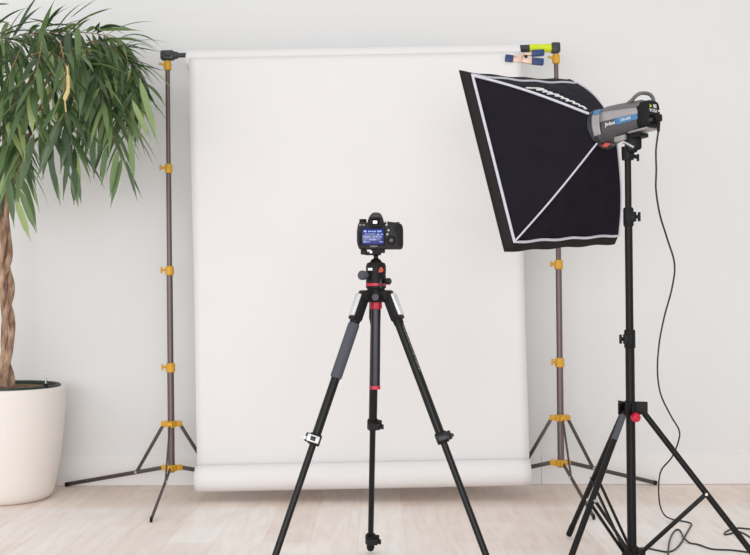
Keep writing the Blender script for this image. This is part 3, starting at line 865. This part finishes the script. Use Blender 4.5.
# braided trunk
zt0, zt1 = zr-.02, at(8, 196, PY).z
def tc(z):
    t = (z-zt0)/(zt1-zt0)
    return V((pcx + .012*t + .006*math.sin(t*5), PY - .02*t, z))
for k in range(3):
    pts = []; rs = []
    for i in range(61):
        t = i/60; z = lerp(zt0, zt1, t); a = k*2*PI/3 + t*2*PI*1.35 + .5*math.sin(t*9+k)
        R = (.014+.006*t) + .007*math.sin(t*13+k*2) + (.010*(1-t)**6)
        pts.append(tc(z) + V((math.cos(a)*R*1.1, math.sin(a)*R, 0))); rs.append(.0172*(1-.22*t)*(1+.10*math.sin(t*31+k*4)))
    MB().path(pts, rs, 14).build('trunk_stem', M['bark'], tree, sharp=80)
def tx(px_, py_, Y): return at(px_, py_, Y)
top = tc(zt1)
# limbs, twigs, leaves -------------------------------------------------------
tw = MB(); fo = MB()
def leaf(mb, p, d0, L, Wd, droop, roll):
    """one lance-shaped blade that starts along d0 and bends towards the ground"""
    n = 9; pts = []; p = V(p); d = d0.normalized()
    ds = []
    for i in range(n+1):
        pts.append(p.copy()); ds.append(d.copy())
        d = (d + V((0, 0, -1))*droop/n).normalized()
        p = p + d*(L/n)
    for q_ in pts:
        if q_.y > WALL-.03: return
        if q_.x > -1.09 and q_.y > 5.08: return
    side = d0.cross(Z3)
    if side.length < .05 or d0.normalized().z < -.72: side = V((math.cos(roll*1.6), math.sin(roll*1.6), 0))
    if side.length < .05: side = V((math.cos(roll), math.sin(roll), 0))
    side.normalize(); side = Quaternion(d0.normalized(), roll) @ side
    prev = None
    for i in range(n+1):
        t = i/n
        w = Wd*(.10 + .90*min(1, math.sin(PI*t**.80)*1.22)) * (1-t**5)*.5 if 0 < i < n else Wd*.03
        s_ = (side - ds[i]*side.dot(ds[i])).normalized(); nrm = ds[i].cross(s_)
        row = [mb.bm.verts.new(pts[i]+s_*w*1.0+nrm*w*.28), mb.bm.verts.new(pts[i]), mb.bm.verts.new(pts[i]-s_*w+nrm*w*.28)]
        if prev:
            mb.bm.faces.new((prev[0], prev[1], row[1], row[0])); mb.bm.faces.new((prev[1], prev[2], row[2], row[1]))
        prev = row
def strand(path, Y, n, Lr=(.18, .28), spread=.85, up=0.0, droop=1.05, wr=(.019, .028), r=.0032):
    n = int(n*1.25)
    """a twig through measured places at distance Y (or per-point), with n leaves along its outer part"""
    P = [tx(a[0], a[1], a[2] if len(a) > 2 else Y) for a in path]
    sp = smooth(P, 8)
    tw.path(sp, [lerp(r, .0016, i/(len(sp)-1)) for i in range(len(sp))], 6)
    for k in range(n):
        t = lerp(.02, 1.0, (k+random.random()*.6)/n); i = min(len(sp)-2, int(t*(len(sp)-1)))
        p = lerp(sp[i], sp[i+1], random.random()); tg = (sp[i+1]-sp[i]).normalized()
        a = k*2.4 + random.random()*.9
        x, y, d = basis(tg)
        dd = (x*math.cos(a)+y*math.sin(a))*spread + tg*.55 + Z3*(up + random.uniform(-.25, .15))
        leaf(fo, p, dd, random.uniform(*Lr), random.uniform(*wr), droop*random.uniform(.75, 1.3), random.uniform(-.5, .5))
c0 = (8, 196)
def limb(path, Y0, Y1, r0=.013, r1=.005):
    P = [tx(a[0], a[1], lerp(Y0, Y1, i/(len(path)-1))) for i, a in enumerate(path)]
    sp = smooth(P, 8); tw.path(sp, [lerp(r0, r1, i/(len(sp)-1)) for i in range(len(sp))], 8)
YT = PY-.03
limb([(8, 202), (16, 165), (28, 120), (45, 85), (62, 50)], YT, 4.78)
limb([(8, 202), (18, 160), (36, 125), (62, 105), (92, 70)], YT, 4.98)
limb([(8, 202), (12, 150), (22, 100), (40, 60), (45, 42)], YT, 5.12)
limb([(8, 202), (4, 150), (8, 100), (14, 55)], YT, 4.90)
limb([(8, 202), (-4, 150), (-14, 95), (-25, 50)], YT, 5.05)
limb([(8, 202), (26, 150), (55, 130), (88, 110), (108, 80)], YT, 5.05, .011, .004)
limb([(30, 120), (50, 95), (80, 60), (105, 45)], 5.02, 4.98, .008, .004)
BIG = (.20, .28)
strand([(104, 44), (126, 52), (141, 74), (147, 96)], 5.02, 18)
strand([(96, 44), (116, 62), (126, 92), (129, 132)], 4.92, 32)
strand([(80, 44), (98, 66), (110, 104), (113, 146)], 4.78, 36, spread=.6)
strand([(70, 44), (82, 76), (93, 104), (96, 120)], 4.95, 22)
strand([(60, 40), (66, 74), (64, 100), (66, 116)], 4.62, 12, BIG, wr=(.024, .032))
strand([(64, 110), (70, 135), (76, 152)], 4.72, 9, spread=.4)
strand([(42, 42), (36, 74), (28, 98), (27, 112)], 4.60, 16, BIG, wr=(.024, .032))
strand([(20, 50), (8, 80), (5, 110), (7, 150)], 4.70, 26, BIG, wr=(.022, .030))
strand([(10, 42), (-14, 60), (-30, 100), (-30, 140)], 4.85, 24)
strand([(14, 96), (19, 140), (20, 176)], 4.74, 16, spread=.55, wr=(.020, .028))
strand([(38, 104), (48, 122), (53, 140)], 4.80, 10, spread=.5)
strand([(30, 36), (60, 32), (98, 34), (122, 42)], 4.95, 34, up=.05, droop=1.1)
strand([(0, 42), (28, 34), (62, 38)], 5.02, 34, up=.05, droop=1.1)
strand([(-30, 40), (-5, 36), (18, 46)], 4.82, 26, up=.05, droop=1.1)
strand([(100, 58), (128, 72), (139, 104)], 5.16, 24)
strand([(52, 58), (76, 56), (102, 74), (108, 100)], 5.12, 34)
strand([(20, 60), (45, 52), (70, 62)], 4.78, 16, BIG)
strand([(86, 40), (112, 48), (130, 66), (136, 90)], 4.84, 26)
strand([(60, 46), (84, 60), (100, 84), (104, 110)], 4.68, 24, BIG, wr=(.022, .030))
strand([(-10, 70), (4, 84), (14, 110), (14, 140)], 4.95, 26)
strand([(64, 70), (80, 92), (86, 118)], 5.10, 18)
strand([(40, 50), (50, 70), (54, 92)], 5.15, 14)
strand([(0, 120), (4, 150), (6, 180)], 4.9, 16, spread=.6)
# single leaves that stand out of the crown
def one(a, b, Y, Wd=.026, droop=.35):
    p, q_ = tx(a[0], a[1], Y), tx(b[0], b[1], Y-.02)
    d = q_-p; L = d.length*1.04
    leaf(fo, p, d.normalized()+Z3*droop*.55, L, Wd*.85, droop, random.uniform(-.4, .4))
for a, b, w in (((70, 18), (98, -2), .022), ((84, 18), (112, 8), .018), ((96, 30), (141, 31), .030), ((120, 46), (162, 53), .026), ((128, 48), (153, 82), .030),
                ((136, 64), (166, 72), .022), ((58, 26), (26, 18), .022), ((30, 30), (4, 26), .020), ((12, 26), (-8, 16), .026), ((56, 28), (90, 18), .020),
                ((-6, 4), (10, 4), .030), ((95, 30), (100, 22), .02)):
    one(a, b, 4.86, w)
for a, b, w in (((62, 116), (38, 176), .046), ((34, 134), (20, 190), .046), ((64, 128), (72, 170), .034), ((48, 142), (57, 196), .036), ((122, 158), (111, 206), .036),
                ((126, 160), (137, 200), .018), ((124, 160), (142, 198), .012), ((16, 200), (30, 240), .036), ((20, 190), (36, 232), .034), ((74, 168), (74, 204), .034), ((76, 168), (81, 203), .026),
                ((72, 172), (78, 206), .034), ((118, 150), (110, 196), .034), ((106, 148), (102, 184), .032), ((92, 130), (94, 176), .034), ((130, 134), (134, 182), .032), ((50, 160), (60, 204), .030), ((8, 176), (14, 226), .036), ((140, 80), (157, 142), .036), ((132, 100), (150, 140), .030), ((40, 30), (50, 70), .034), ((78, 26), (79, 70), .036), ((68, 30), (67, 68), .036)):
    one(a, b, 4.66, w, .15)
fo.build('foliage', M['leaf'], tree, sharp=80, normals=False)
tw.build('branches', M['twig'], tree, sharp=80)
b = MB(); b.path(smooth([tx(67, 66, 4.58), tx(68, 76, 4.58), tx(68, 90, 4.58), tx(65, 99, 4.58), tx(66, 112, 4.58)], 6), [.004]*6+[.008]*7+[.010]*6+[.003]*6, 8)
b.build('pale_shoot', M['shoot'], tree, label='pale dry shoot hanging among the leaves')

# ------------------------------------------------------------------ light
wd = bpy.data.worlds.new('studio_daylight'); S.world = wd; wd.use_nodes = True
bg = wd.node_tree.nodes['Background']
bg.inputs['Color'].default_value = (1.0, .995, .99, 1)
bg.inputs['Strength'].default_value = .71
def area(name, loc, target, size, sizey, power, col=(1, 1, 1)):
    d = bpy.data.lights.new(name, 'AREA'); d.shape = 'RECTANGLE'; d.size = size; d.size_y = sizey; d.energy = power; d.color = col
    o = bpy.data.objects.new(name, d); COL.objects.link(o); o.location = loc
    o.rotation_euler = (V(target)-V(loc)).to_track_quat('-Z', 'Y').to_euler()
    return o
area('window_light_left', (-3.6, -1.2, 1.9), (0, 5, 1.0), 2.2, 2.0, 28, (.98, .99, 1))
area('fill_light_side', (-4.2, 2.5, 1.5), (0, 4.6, .6), 3.0, 2.4, 15, (.98, .99, 1))  # extra soft fill added from the left, strength tuned for tone
area('fill_light_behind', (-.4, -3.6, 1.2), (0, 5, .8), 5.0, 2.2, 182, (1, 1, 1))  # unseen broad fill added behind the camera to flatten the shading
area('fill_light_top', (0, 2.0, 3.3), (0, 2.2, 0), 5.0, 3.0, 26, (1, 1, 1))  # unseen overhead fill, added to brighten the floor

S.view_settings.view_transform = 'Standard'
S.view_settings.look = 'None'
S.view_settings.gamma = 1
S.view_settings.use_curve_mapping = False
S.view_settings.exposure = 0.0
